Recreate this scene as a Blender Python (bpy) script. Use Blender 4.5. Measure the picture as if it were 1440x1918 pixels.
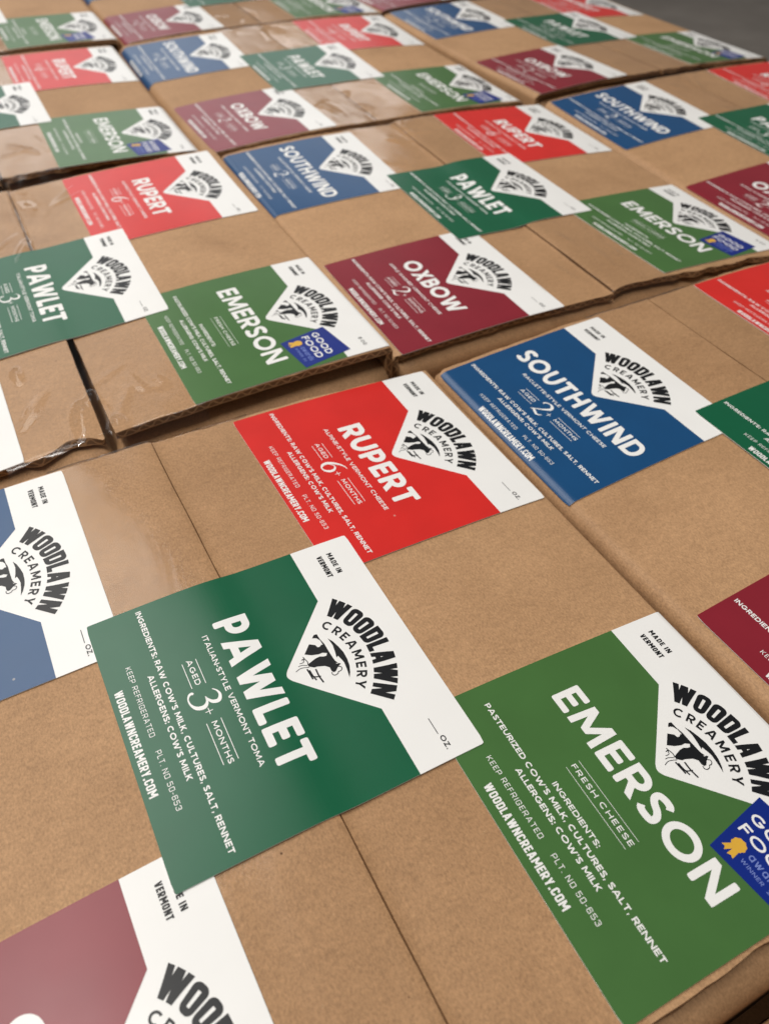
import bpy, math, random
import numpy as np

# ------------------------------------------------------------------ camera, world, lamps
U = 0.1                                   # one label width in metres
random.seed(7); RNG = np.random.default_rng(7)
sc = bpy.context.scene
for o in list(bpy.data.objects):
    bpy.data.objects.remove(o)
col = sc.collection

R = [[0.887845, 0.303652, -0.345727], [-0.459036, 0.636582, -0.619717], [0.031906, 0.708914, 0.704573]]
CAM = (-0.41946 * U, -1.4465 * U, 2.27947 * U)
cam_data = bpy.data.cameras.new('camera')
cam = bpy.data.objects.new('camera', cam_data)
col.objects.link(cam)
from mathutils import Matrix, Vector
M4 = Matrix([[*R[0], CAM[0]], [*R[1], CAM[1]], [*R[2], CAM[2]], [0, 0, 0, 1]])
cam.matrix_world = M4
cam_data.sensor_fit = 'HORIZONTAL'
cam_data.sensor_width = 36.0
cam_data.lens = 36.0 * 1505.9 / 1440.0
cam_data.clip_start = 0.01
cam_data.clip_end = 60.0
view = -Vector((R[0][2], R[1][2], R[2][2]))
focus_pt = Vector((0.12 * U, 0.10 * U, 0.0))
cam_data.dof.use_dof = True
cam_data.dof.focus_distance = (focus_pt - Vector(CAM)).dot(view)
cam_data.dof.aperture_fstop = 18.0
sc.camera = cam

world = bpy.data.worlds.new('World')
sc.world = world
world.use_nodes = True
bgn = world.node_tree.nodes['Background']
bgn.inputs[0].default_value = (1.0, 0.93, 0.86, 1)
bgn.inputs[1].default_value = 0.15

sc.view_settings.view_transform = 'Standard'
sc.view_settings.look = 'None'
sc.view_settings.gamma = 1.0
sc.view_settings.exposure = 0.0

YAW = math.radians(-27.34)                # heading of the camera seen from above


def cam_frame(rt, fw, z):
    """metres right of / ahead of the camera, height above the box tops"""
    h = math.atan2(view.y, view.x)
    return Vector((CAM[0] + fw * math.cos(h) + rt * math.sin(h), CAM[1] + fw * math.sin(h) - rt * math.cos(h), z))


def ceiling_lamp(rt, fw, z, sx, sy, power, colour, aim=None):
    d = bpy.data.lights.new('ceiling_lamp', 'AREA')
    d.shape = 'RECTANGLE'; d.size = sx; d.size_y = sy
    d.energy = power; d.color = colour
    o = bpy.data.objects.new('ceiling_lamp', d)
    col.objects.link(o)
    p = cam_frame(rt, fw, z)
    o.location = p
    tgt = cam_frame(*(aim or (0.0, 0.45, 0.0)))
    o.rotation_euler = (tgt - p).to_track_quat('-Z', 'Y').to_euler()
    return o


ceiling_lamp(-1.12, 1.02, 1.90, 1.5, 1.3, 30, (1.0, 0.965, 0.915))
ceiling_lamp(-1.9, 2.4, 1.6, 1.8, 0.7, 5.5, (1.0, 0.97, 0.93))
ceiling_lamp(-2.6, 4.6, 1.7, 2.6, 0.7, 13, (0.96, 0.98, 1.0))
ceiling_lamp(-0.9, 6.2, 2.2, 1.8, 0.7, 11, (0.96, 0.98, 1.0))
ceiling_lamp(-0.60, -0.15, 2.00, 1.3, 0.08, 26, (1.0, 0.96, 0.905))

# ------------------------------------------------------------------ materials


def new_mat(name):
    m = bpy.data.materials.new(name)
    m.use_nodes = True
    nt = m.node_tree
    b = nt.nodes['Principled BSDF']
    return m, nt, b


def N(nt, kind, **kw):
    n = nt.nodes.new(kind)
    for k, v in kw.items():
        if k in n.inputs:
            n.inputs[k].default_value = v
        else:
            setattr(n, k, v)
    return n


def ramp(nt, src, stops):
    r = nt.nodes.new('ShaderNodeValToRGB')
    e = r.color_ramp.elements
    e[0].position, e[0].color = stops[0][0], stops[0][1]
    e[1].position, e[1].color = stops[-1][0], stops[-1][1]
    for p, c in stops[1:-1]:
        q = e.new(p); q.color = c
    nt.links.new(src, r.inputs[0])
    return r


def mixc(nt, fac, a, b, mode='MIX'):
    m = nt.nodes.new('ShaderNodeMix'); m.data_type = 'RGBA'; m.blend_type = mode
    for sock, v in ((m.inputs[0], fac), (m.inputs[6], a), (m.inputs[7], b)):
        if hasattr(v, 'is_linked') or hasattr(v, 'links'):
            nt.links.new(v, sock)
        else:
            sock.default_value = v
    return m.outputs[2]


def kraft(name, base=(0.43, 0.256, 0.134), dark=0.90):
    m, nt, b = new_mat(name)
    L = nt.links.new
    tc = N(nt, 'ShaderNodeTexCoord')
    oi = N(nt, 'ShaderNodeObjectInfo')
    add = N(nt, 'ShaderNodeVectorMath', operation='ADD')
    sca = N(nt, 'ShaderNodeVectorMath', operation='SCALE'); sca.inputs['Scale'].default_value = 13.0
    L(oi.outputs['Location'], sca.inputs[0])
    L(tc.outputs['Object'], add.inputs[0]); L(sca.outputs[0], add.inputs[1])
    P = add.outputs[0]
    mp = N(nt, 'ShaderNodeMapping'); mp.inputs['Scale'].default_value = (1, 0.6, 1); L(P, mp.inputs[0])
    mp2 = N(nt, 'ShaderNodeMapping'); mp2.inputs['Scale'].default_value = (0.55, 1, 1)
    mp2.inputs['Rotation'].default_value = (0, 0, 0.5); L(P, mp2.inputs[0])
    big = N(nt, 'ShaderNodeTexNoise', Scale=22.0, Detail=4.0, Roughness=0.6); L(P, big.inputs['Vector'])
    fine = N(nt, 'ShaderNodeTexNoise', Scale=1500.0, Detail=3.0, Roughness=0.7); L(mp.outputs[0], fine.inputs['Vector'])
    fin2 = N(nt, 'ShaderNodeTexNoise', Scale=420.0, Detail=5.0, Roughness=0.75); L(mp2.outputs[0], fin2.inputs['Vector'])
    fib = N(nt, 'ShaderNodeTexNoise', Scale=900.0, Detail=2.0, Roughness=0.5, Distortion=1.5); L(mp2.outputs[0], fib.inputs['Vector'])
    spk = N(nt, 'ShaderNodeTexVoronoi', Scale=210.0); L(P, spk.inputs['Vector'])
    s = [x * 0.76 for x in base]; l = [min(1, x * 1.22) for x in base]
    r1 = ramp(nt, fine.outputs[0], [(0.30, (*s, 1)), (0.5, (*base, 1)), (0.70, (*l, 1))])
    r2 = ramp(nt, big.outputs[0], [(0.3, (dark, dark * 0.98, dark * 0.95, 1)), (0.7, (1.06, 1.06, 1.06, 1))])
    c = mixc(nt, 1.0, r1.outputs[0], r2.outputs[0], 'MULTIPLY')
    r3 = ramp(nt, fin2.outputs[0], [(0.3, (0.90, 0.89, 0.88, 1)), (0.7, (1.09, 1.09, 1.09, 1))])
    c = mixc(nt, 1.0, c, r3.outputs[0], 'MULTIPLY')
    rv = N(nt, 'ShaderNodeMapRange'); rv.inputs['To Min'].default_value = 0.94; rv.inputs['To Max'].default_value = 1.05
    L(oi.outputs['Random'], rv.inputs['Value'])
    c = mixc(nt, 1.0, c, rv.outputs[0], 'MULTIPLY')
    sm2 = N(nt, 'ShaderNodeTexNoise', Scale=7.0, Detail=6.0, Roughness=0.7, Distortion=0.6); L(P, sm2.inputs['Vector'])
    r5 = ramp(nt, sm2.outputs[0], [(0.30, (0.86, 0.84, 0.82, 1)), (0.46, (1, 1, 1, 1)), (0.62, (1.0, 1.0, 1.0, 1)), (0.75, (1.09, 1.08, 1.07, 1))])
    c = mixc(nt, 1.0, c, r5.outputs[0], 'MULTIPLY')
    rf = ramp(nt, fib.outputs[0], [(0.70, (0, 0, 0, 1)), (0.80, (0.75, 0.75, 0.75, 1))])
    c = mixc(nt, rf.outputs[0], c, (0.56, 0.36, 0.20, 1))
    rs = ramp(nt, spk.outputs['Distance'], [(0.055, (1, 1, 1, 1)), (0.10, (0, 0, 0, 1))])
    sel = ramp(nt, spk.outputs['Color'], [(0.86, (0, 0, 0, 1)), (0.88, (1, 1, 1, 1))])
    sm = mixc(nt, 1.0, rs.outputs[0], sel.outputs[0], 'MULTIPLY')
    c = mixc(nt, sm, c, (0.12, 0.055, 0.02, 1))
    L(c, b.inputs['Base Color'])
    b.inputs['Roughness'].default_value = 0.62
    b.inputs['Specular IOR Level'].default_value = 0.28
    bp = N(nt, 'ShaderNodeBump', Strength=0.35, Distance=0.00025)
    L(fine.outputs[0], bp.inputs['Height']); L(bp.outputs[0], b.inputs['Normal'])
    return m


def edge_mat():
    """raw cut edge of corrugated board: two liners and a wavy flute"""
    m, nt, b = new_mat('corrugated_edge')
    L = nt.links.new
    uv = N(nt, 'ShaderNodeUVMap')
    sp = N(nt, 'ShaderNodeSeparateXYZ'); L(uv.outputs[0], sp.inputs[0])
    nz = N(nt, 'ShaderNodeTexNoise', Scale=3.0, Detail=2.0); L(uv.outputs[0], nz.inputs['Vector'])
    ph = N(nt, 'ShaderNodeMath', operation='MULTIPLY_ADD'); L(nz.outputs[0], ph.inputs[0]); ph.inputs[1].default_value = 1.6; 
    mu = N(nt, 'ShaderNodeMath', operation='MULTIPLY'); L(sp.outputs[0], mu.inputs[0]); mu.inputs[1].default_value = 3.4
    L(mu.outputs[0], ph.inputs[2])
    sn = N(nt, 'ShaderNodeMath', operation='SINE'); L(ph.outputs[0], sn.inputs[0])
    ma = N(nt, 'ShaderNodeMath', operation='MULTIPLY_ADD'); L(sn.outputs[0], ma.inputs[0]); ma.inputs[1].default_value = 0.32; ma.inputs[2].default_value = 0.5
    df = N(nt, 'ShaderNodeMath', operation='SUBTRACT'); L(sp.outputs[1], df.inputs[0]); L(ma.outputs[0], df.inputs[1])
    ab = N(nt, 'ShaderNodeMath', operation='ABSOLUTE'); L(df.outputs[0], ab.inputs[0])
    fl = N(nt, 'ShaderNodeMath', operation='LESS_THAN'); L(ab.outputs[0], fl.inputs[0]); fl.inputs[1].default_value = 0.15
    d2 = N(nt, 'ShaderNodeMath', operation='SUBTRACT'); L(sp.outputs[1], d2.inputs[0]); d2.inputs[1].default_value = 0.5
    a2 = N(nt, 'ShaderNodeMath', operation='ABSOLUTE'); L(d2.outputs[0], a2.inputs[0])
    ln = N(nt, 'ShaderNodeMath', operation='GREATER_THAN'); L(a2.outputs[0], ln.inputs[0]); ln.inputs[1].default_value = 0.36
    mx = N(nt, 'ShaderNodeMath', operation='MAXIMUM'); L(fl.outputs[0], mx.inputs[0]); L(ln.outputs[0], mx.inputs[1])
    c = mixc(nt, mx.outputs[0], (0.17, 0.092, 0.042, 1), (0.38, 0.22, 0.108, 1))  # darker tone paints the shade inside the hollows between liners and flute
    L(c, b.inputs['Base Color'])
    b.inputs['Roughness'].default_value = 0.9
    return m


def ink(name, rgb, rough=0.30, spec=0.5, mottled=0.05):
    m, nt, b = new_mat(name)
    L = nt.links.new
    tc = N(nt, 'ShaderNodeTexCoord')
    n = N(nt, 'ShaderNodeTexNoise', Scale=45.0, Detail=3.0); L(tc.outputs['Object'], n.inputs['Vector'])
    a = [x * (1 - mottled) for x in rgb]; c = [min(1, x * (1 + mottled)) for x in rgb]
    r = ramp(nt, n.outputs[0], [(0.3, (*a, 1)), (0.7, (*c, 1))])
    vd = N(nt, 'ShaderNodeTexVoronoi', Scale=95.0); L(tc.outputs['Object'], vd.inputs['Vector'])
    d1 = ramp(nt, vd.outputs['Distance'], [(0.030, (1, 1, 1, 1)), (0.055, (0, 0, 0, 1))])
    d2 = ramp(nt, vd.outputs['Color'], [(0.90, (0, 0, 0, 1)), (0.91, (0.5, 0.5, 0.5, 1))])
    dm = mixc(nt, 1.0, d1.outputs[0], d2.outputs[0], 'MULTIPLY')
    cc = mixc(nt, dm, r.outputs[0], (0.55, 0.50, 0.44, 1))
    L(cc, b.inputs['Base Color'])
    n2 = N(nt, 'ShaderNodeTexNoise', Scale=160.0, Detail=4.0); L(tc.outputs['Object'], n2.inputs['Vector'])
    rr = N(nt, 'ShaderNodeMapRange'); rr.inputs['To Min'].default_value = rough - 0.015; rr.inputs['To Max'].default_value = rough + 0.03
    L(n2.outputs[0], rr.inputs['Value']); L(rr.outputs[0], b.inputs['Roughness'])
    b.inputs['Specular IOR Level'].default_value = spec
    n3 = N(nt, 'ShaderNodeTexNoise', Scale=28.0, Detail=1.0); L(tc.outputs['Object'], n3.inputs['Vector'])
    bp = N(nt, 'ShaderNodeBump', Strength=0.2, Distance=0.0004)
    L(n3.outputs[0], bp.inputs['Height']); L(bp.outputs[0], b.inputs['Normal'])
    return m


def tape_mat():
    m = bpy.data.materials.new('clear_tape'); m.use_nodes = True
    nt = m.node_tree; nt.nodes.clear(); L = nt.links.new
    out = N(nt, 'ShaderNodeOutputMaterial')
    tr = N(nt, 'ShaderNodeBsdfTransparent'); tr.inputs[0].default_value = (0.965, 0.955, 0.94, 1)
    gl = N(nt, 'ShaderNodeBsdfGlossy'); gl.inputs['Roughness'].default_value = 0.2
    tc = N(nt, 'ShaderNodeTexCoord')
    mp = N(nt, 'ShaderNodeMapping'); mp.inputs['Scale'].default_value = (1.0, 0.35, 1); L(tc.outputs['Object'], mp.inputs[0])
    n1 = N(nt, 'ShaderNodeTexNoise', Scale=34.0, Detail=3.0, Distortion=0.8); L(mp.outputs[0], n1.inputs['Vector'])
    n2 = N(nt, 'ShaderNodeTexVoronoi', Scale=42.0, feature='DISTANCE_TO_EDGE'); L(tc.outputs['Object'], n2.inputs['Vector'])
    ad = N(nt, 'ShaderNodeMath', operation='MULTIPLY_ADD'); L(n2.outputs[0], ad.inputs[0]); ad.inputs[1].default_value = 0.12
    L(n1.outputs[0], ad.inputs[2])
    bp = N(nt, 'ShaderNodeBump', Strength=0.5, Distance=0.0009); L(ad.outputs[0], bp.inputs['Height'])
    L(bp.outputs[0], gl.inputs['Normal'])
    rg = ramp(nt, n1.outputs[0], [(0.35, (0.04, 0.04, 0.04, 1)), (0.7, (0.23, 0.23, 0.23, 1))])
    L(rg.outputs[0], gl.inputs['Roughness'])
    lw = N(nt, 'ShaderNodeLayerWeight'); L(bp.outputs[0], lw.inputs['Normal'])
    pw = N(nt, 'ShaderNodeMath', operation='POWER'); L(lw.outputs['Facing'], pw.inputs[0]); pw.inputs[1].default_value = 5.0
    fr = N(nt, 'ShaderNodeMath', operation='MULTIPLY_ADD'); L(pw.outputs[0], fr.inputs[0]); fr.inputs[1].default_value = 0.75
    fr.inputs[2].default_value = 0.03
    mx = N(nt, 'ShaderNodeMixShader')
    L(fr.outputs[0], mx.inputs[0]); L(tr.outputs[0], mx.inputs[1]); L(gl.outputs[0], mx.inputs[2])
    L(mx.outputs[0], out.inputs[0])
    return m


def concrete():
    m, nt, b = new_mat('concrete')
    L = nt.links.new
    tc = N(nt, 'ShaderNodeTexCoord')
    n = N(nt, 'ShaderNodeTexNoise', Scale=3.0, Detail=8.0, Roughness=0.65); L(tc.outputs['Object'], n.inputs['Vector'])
    r = ramp(nt, n.outputs[0], [(0.3, (0.125, 0.110, 0.097, 1)), (0.7, (0.215, 0.195, 0.175, 1))])
    L(r.outputs[0], b.inputs['Base Color'])
    b.inputs['Roughness'].default_value = 0.55
    return m


KRAFT = kraft('kraft_board')
KRAFT_IN = kraft('kraft_board_inner', (0.37, 0.20, 0.092))
EDGE = edge_mat()
TAPE = tape_mat()
PAPER = ink('label_paper', (0.80, 0.80, 0.79), 0.29, 0.38, 0.015)
WHITE_INK = ink('white_print', (0.80, 0.80, 0.79), 0.29, 0.38, 0.01)
BLACK_INK = ink('black_print', (0.010, 0.011, 0.013), 0.32, 0.25, 0.05)
BLUE_INK = ink('royal_blue_print', (0.002, 0.018, 0.20), 0.36, 0.4)
PALE_BLUE_INK = ink('pale_blue_print', (0.16, 0.22, 0.52), 0.36, 0.4)
GOLD_INK = ink('gold_print', (0.66, 0.38, 0.045), 0.36, 0.4)
COLOURS = {
    'P': ink('dark_green_print', (0.003, 0.098, 0.043), 0.29, 0.38),
    'E': ink('grass_green_print', (0.054, 0.142, 0.038), 0.29, 0.38),
    'R': ink('red_print', (0.60, 0.022, 0.018), 0.29, 0.38),
    'S': ink('blue_print', (0.006, 0.062, 0.175), 0.29, 0.38),
    'O': ink('burgundy_print', (0.215, 0.014, 0.026), 0.29, 0.38),
}

# ------------------------------------------------------------------ stroke lettering (flat, in cap-height units)


def fillet(pts, rad, closed=False, n=6):
    pts = [np.array(p, float) for p in pts]
    m = len(pts); out = []
    for i, p in enumerate(pts):
        r = rad[i] if isinstance(rad, (list, tuple)) else rad
        if (not closed and i in (0, m - 1)) or r <= 0:
            out.append(p); continue
        a = pts[i - 1]; c = pts[(i + 1) % m]
        la = np.linalg.norm(a - p); lc = np.linalg.norm(c - p)
        fa = 0.5 if (closed or i > 1) else 0.98
        fc = 0.5 if (closed or i < m - 2) else 0.98
        P0 = p + (a - p) / la * min(r, la * fa); P3 = p + (c - p) / lc * min(r, lc * fc)
        P1 = P0 + (p - P0) * 0.5523; P2 = P3 + (p - P3) * 0.5523
        for t in np.linspace(0, 1, n + 1):
            out.append((1 - t) ** 3 * P0 + 3 * (1 - t) ** 2 * t * P1 + 3 * (1 - t) * t * t * P2 + t ** 3 * P3)
    res = [out[0]]
    for q in out[1:]:
        if np.linalg.norm(q - res[-1]) > 1e-6:
            res.append(q)
    if closed and np.linalg.norm(res[0] - res[-1]) < 1e-6:
        res.pop()
    return np.array(res)


def catmull(pts, n=6):
    P = np.array(pts, float)
    P = np.vstack([2 * P[0] - P[1], P, 2 * P[-1] - P[-2]])
    out = []
    for i in range(1, len(P) - 2):
        for t in np.linspace(0, 1, n, endpoint=False):
            out.append(0.5 * ((2 * P[i]) + (-P[i - 1] + P[i + 1]) * t + (2 * P[i - 1] - 5 * P[i] + 4 * P[i + 1] - P[i + 2]) * t * t
                              + (-P[i - 1] + 3 * P[i] - 3 * P[i + 1] + P[i + 2]) * t ** 3))
    out.append(P[-2])
    return np.array(out)


def ribbon(P, w, closed=False, cr=0.0):
    """left and right borders of a stroke along P; w scalar or per point"""
    P = np.asarray(P, float)
    w = np.full(len(P), w, float) if np.isscalar(w) else np.asarray(w, float)
    if not closed and cr > 0:                        # soft corners at both ends
        d0 = (P[1] - P[0]); l0 = np.linalg.norm(d0); d0 = d0 / l0
        d1 = (P[-1] - P[-2]); l1 = np.linalg.norm(d1); d1 = d1 / l1
        c = min(cr, 0.4 * l0, 0.4 * l1, 0.45 * w[0])
        an = np.linspace(0, math.pi / 2, 4)
        hd = [P[0] + d0 * c * (1 - math.sin(a)) for a in an]; hw = [w[0] - 2 * c * (1 - math.cos(a)) for a in an[::-1]]
        hw = [w[0] - 2 * c * (1 - math.sin(a)) for a in an]
        hd = [P[0] + d0 * c * (1 - math.cos(a)) for a in an]
        td = [P[-1] - d1 * c * (1 - math.cos(a)) for a in an[::-1]]; tw = hw[::-1]
        P = np.vstack([hd, P[1:-1], td]); w = np.concatenate([hw, w[1:-1], tw])
    if closed:
        A = np.roll(P, 1, 0); B = np.roll(P, -1, 0)
    else:
        A = np.vstack([P[:1], P[:-1]]); B = np.vstack([P[1:], P[-1:]])
    d1 = P - A; d2 = B - P
    def nrm(d):
        l = np.linalg.norm(d, axis=1, keepdims=True); return np.where(l > 1e-9, d / np.maximum(l, 1e-9), 0)
    d1, d2 = nrm(d1), nrm(d2)
    d1 = np.where(np.abs(d1).sum(1, keepdims=True) == 0, d2, d1); d2 = np.where(np.abs(d2).sum(1, keepdims=True) == 0, d1, d2)
    n1 = np.stack([-d1[:, 1], d1[:, 0]], 1); n2 = np.stack([-d2[:, 1], d2[:, 0]], 1)
    m = nrm(n1 + n2); k = 1 / np.maximum((m * n1).sum(1), 0.7)
    o = m * (k * w / 2)[:, None]
    return P + o, P - o, closed


def para(x0, y0, x1, y1, w):
    """slanted stroke with flat horizontal ends"""
    d = w / 2 * math.hypot(x1 - x0, y1 - y0) / abs(y1 - y0)
    t = np.linspace(0, 1, 4)[:, None]
    c = np.array([[x0, y0]]) * (1 - t) + np.array([[x1, y1]]) * t
    return c - np.array([[d, 0]]), c + np.array([[d, 0]]), False


WID = {'geo': dict(A=.92, B=.66, C=.86, D=.80, E=.58, F=.56, G=.92, H=.76, I=0, K=.72, L=.54, M=1.0, N=.80, O=.98, P=.64, R=.68, S=.60,
                   T=.68, U=.76, V=.88, W=1.28, X=.82, Y=.80, Z=.68),
       'cond': dict(A=.52, B=.46, C=.44, D=.46, E=.38, F=.37, G=.46, H=.47, I=0, K=.48, L=.36, M=.64, N=.50, O=.46, P=.44, R=.46, S=.44,
                    T=.42, U=.46, V=.50, W=.74, X=.5, Y=.5, Z=.42)}


def glyph(ch, w, style, cr, n, wide=1.0):
    """strokes (left border, right border, closed) and advance width"""
    h = w / 2; t = 1 - h; S = []
    geo = style == 'geo'
    rb = (lambda p, c=False: S.append(ribbon(p, w, c, cr)))
    W = WID[style].get(ch, 0)
    if ch in '0123456789' and W == 0:
        W = 0.60 if geo else 0.44
    W = max(W * wide, w if W == 0 else w * 1.6)
    x1 = W - h
    R_ = 9.0 if geo else 0.17
    if ch == ' ':
        return S, (0.30 if geo else 0.22) * wide
    if ch == 'A':
        dx = h * math.hypot(W / 2, 1) ; m = W / 2
        S.append(para(dx, 0, m - 0.15 * w, 1, w)); S.append(para(W - dx, 0, m + 0.15 * w, 1, w))
        rb([(W * .24, .28), (W * .76, .28)])
    elif ch == 'B':
        rb(fillet([(h, h), (x1, h), (x1, .53), (h, .53)], [0, R_ if geo else .15, R_ if geo else .15, 0], True, n) if False else
           fillet([(h, .52), (x1, .52), (x1, h), (h, h)], [0, .24, .24, 0], True, n), True)
        rb(fillet([(h, .52), (x1 - .05, .52), (x1 - .05, t), (h, t)], [0, .23, .23, 0], True, n), True)
    elif ch in 'CG':
        if geo:
            rx, ry = (W + (.06 if ch == 'C' else 0) - w) / 2, (1 - w) / 2; cx = h + rx
            a = np.radians(np.linspace(48, 312 if ch == 'C' else 338, 6 * n))
            p = [(cx + rx * math.cos(q), .5 + ry * math.sin(q)) for q in a]
            if ch == 'G':
                p += [(W - h, .47)]
                rb(p); rb([(W * .56, .46), (W, .46)])
            else:
                rb(p)
        else:
            p = [(x1, .68), (x1, t), (h, t), (h, h), (x1, h), (x1, .34 if ch == 'C' else .47)]
            rb(fillet(p, .15, False, n))
            if ch == 'G':
                rb([(W * .5, .45), (W, .45)])
    elif ch == 'D':
        rb(fillet([(h, h), (x1, h), (x1, t), (h, t)], [0, .12, .12, 0], True, n) if not geo else
           fillet([(h, h), (x1, h), (x1, t), (h, t)], [0, .42, .42, 0], True, n), True)
    elif ch in 'EF':
        rb([(h, 0), (h, 1)]); rb([(0, t), (W, t)]); rb([(h, .51), (W * .9, .51)])
        if ch == 'E':
            rb([(0, h), (W, h)])
    elif ch == 'H':
        rb([(h, 0), (h, 1)]); rb([(x1, 0), (x1, 1)]); rb([(h, .5), (x1, .5)])
    elif ch == 'I':
        W = w; rb([(h, 0), (h, 1)])
    elif ch == 'K':
        rb([(h, 0), (h, 1)]); S.append(para(h, .30, W - h * 1.5, 1, w)); S.append(para(W - h * 1.4, 0, W * .38, .58, w))
    elif ch == 'L':
        rb([(h, 0), (h, 1)]); rb([(0, h), (W, h)])
    elif ch == 'M':
        sp = .06 if geo else 0
        S.append(para(h, 0, h + sp, 1, w)); S.append(para(x1, 0, x1 - sp, 1, w))
        S.append(para(h + sp, 1, W / 2, .16 if geo else .3, w)); S.append(para(x1 - sp, 1, W / 2, .16 if geo else .3, w))
    elif ch == 'N':
        rb([(h, 0), (h, 1)]); rb([(x1, 0), (x1, 1)]); S.append(para(h * 1.2, 1, W - h * 1.2, 0, w))
    elif ch in 'O0':
        if geo and ch == 'O':
            a = np.radians(np.linspace(0, 360, 6 * n, endpoint=False))
            rb([(W / 2 + (W - w) / 2 * math.cos(q), .5 + (1 - w) / 2 * math.sin(q)) for q in a], True)
        else:
            rb(fillet([(h, h), (x1, h), (x1, t), (h, t)], .12 if not geo else .3, True, n), True)
    elif ch in 'PR':
        m = .40 if ch == 'P' else .44
        rb(fillet([(h, m), (x1, m), (x1, t), (h, t)], [0, .28 if geo else .15, .28 if geo else .15, 0], True, n), True)
        rb([(h, 0), (h, 1)])
        if ch == 'R':
            S.append(para(W - h * 1.15, 0, W * .48, m, w))
    elif ch == 'S':
        if geo:
            p = catmull([(W - h * .9, .79), (W * .74, t - .015), (W * .45, t), (h + .03, .83), (h + .01, .68), (W * .34, .56), (W * .66, .46),
                         (x1, .32), (x1 - .02, .15), (W * .55, h), (W * .26, h + .02), (h * .9, .21)], n)
            rb(p)
        else:
            rb(fillet([(x1, .72), (x1, t), (h, t), (h, .56), (x1, .44), (x1, h), (h, h), (h, .28)], .15, False, n))
    elif ch == 'T':
        rb([(W / 2, 0), (W / 2, 1)]); rb([(0, t), (W, t)])
    elif ch == 'U':
        rb(fillet([(h, 1), (h, h), (x1, h), (x1, 1)], .4 if geo else .16, False, n))
    elif ch in 'VW':
        e = h * 1.1
        if ch == 'V':
            S.append(para(e, 1, W / 2 - .12 * w, 0, w)); S.append(para(W - e, 1, W / 2 + .12 * w, 0, w))
        else:
            q = W * .29
            S.append(para(e, 1, q, 0, w)); S.append(para(W / 2 - .1 * w, .92 if geo else 1, q + .12 * w, 0, w))
            S.append(para(W / 2 + .1 * w, .92 if geo else 1, W - q - .12 * w, 0, w)); S.append(para(W - e, 1, W - q, 0, w))
    elif ch == 'X':
        S.append(para(h * 1.3, 0, W - h * 1.4, 1, w)); S.append(para(W - h * 1.3, 0, h * 1.4, 1, w))
    elif ch == 'Y':
        S.append(para(h * 1.3, 1, W / 2, .36, w)); S.append(para(W - h * 1.3, 1, W / 2, .36, w)); rb([(W / 2, 0), (W / 2, .46)])
    elif ch == 'Z':
        rb([(0, t), (W, t)]); rb([(0, h), (W, h)]); S.append(para(h * 1.3, .02, W - h * 1.3, .98, w))
    elif ch == '5':
        rb(fillet([(x1, t), (h, t), (h, .56), (x1, .56), (x1, h), (h, h), (h, .26)], [0, 0, 0, .17, .17, .14, 0], False, n))
    elif ch == '6':
        rb(fillet([(h, h), (x1, h), (x1, .56), (h, .56)], .16, True, n), True)
        rb(fillet([(h, .3), (h, t), (x1, t), (x1, .74)], .16, False, n))
    elif ch == '3':
        rb(fillet([(h, .76), (h, t), (x1, t), (x1, .53), (W * .42, .53)], .15, False, n))
        rb(fillet([(W * .42, .53), (x1, .53), (x1, h), (h, h), (h, .25)], .15, False, n))
    elif ch == '2':
        rb(fillet([(h, .74), (h, t), (x1, t), (x1, .56), (h, .16), (h, h), (W, h)], [0, .16, .16, .16, .1, 0, 0], False, n))
    elif ch == '8':
        rb(fillet([(h, h), (x1, h), (x1, .53), (h, .53)], .15, True, n), True); rb(fillet([(h, .53), (x1, .53), (x1, t), (h, t)], .15, True, n), True)
    elif ch == '.':
        W = w * 1.1; S.append(ribbon([(W / 2, 0), (W / 2, w * 1.1)], w * 1.1))
    elif ch == ',':
        W = w * 1.1; S.append(ribbon([(W * .62, w * 1.1), (W * .3, -.14)], [w * 1.05, w * .5]))
    elif ch == ':':
        W = w * 1.1; S.append(ribbon([(W / 2, 0), (W / 2, w * 1.1)], w * 1.1)); S.append(ribbon([(W / 2, .5), (W / 2, .5 + w * 1.1)], w * 1.1))
    elif ch == "'":
        W = w; S.append(ribbon([(W / 2, 1), (W / 2, .68)], [w, w * .7]))
    elif ch == '-':
        W = .36; rb([(0, .42), (W, .42)])
    elif ch == '_':
        W = 2.6; S.append(ribbon([(0, -.05), (W, -.05)], .07))
    elif ch in 'awrds':
        k = .66; W = .56; x1 = W - h
        if ch in 'ad':
            rb(fillet([(h, h), (x1, h), (x1, k - h), (h, k - h)], .25, True, n), True); rb([(x1, 0), (x1, k if ch == 'a' else 1)])
        elif ch == 'r':
            W = .40; rb([(h, 0), (h, k)]); rb(fillet([(h, .3), (h, k - h), (W, k - h)], .25, False, n))
        elif ch == 'w':
            W = .8
            for a_, b_ in ((h, .26), (.4, .26), (.4, .54), (W - h, .54)):
                S.append(para(a_, k, b_, 0, w))
        else:
            W = .46; x1 = W - h
            rb(fillet([(x1, k - .1), (x1, k - h), (h, k - h), (h, .36), (x1, .3), (x1, h), (h, h), (h, .1)], .12, False, n))
    return S, W


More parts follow.
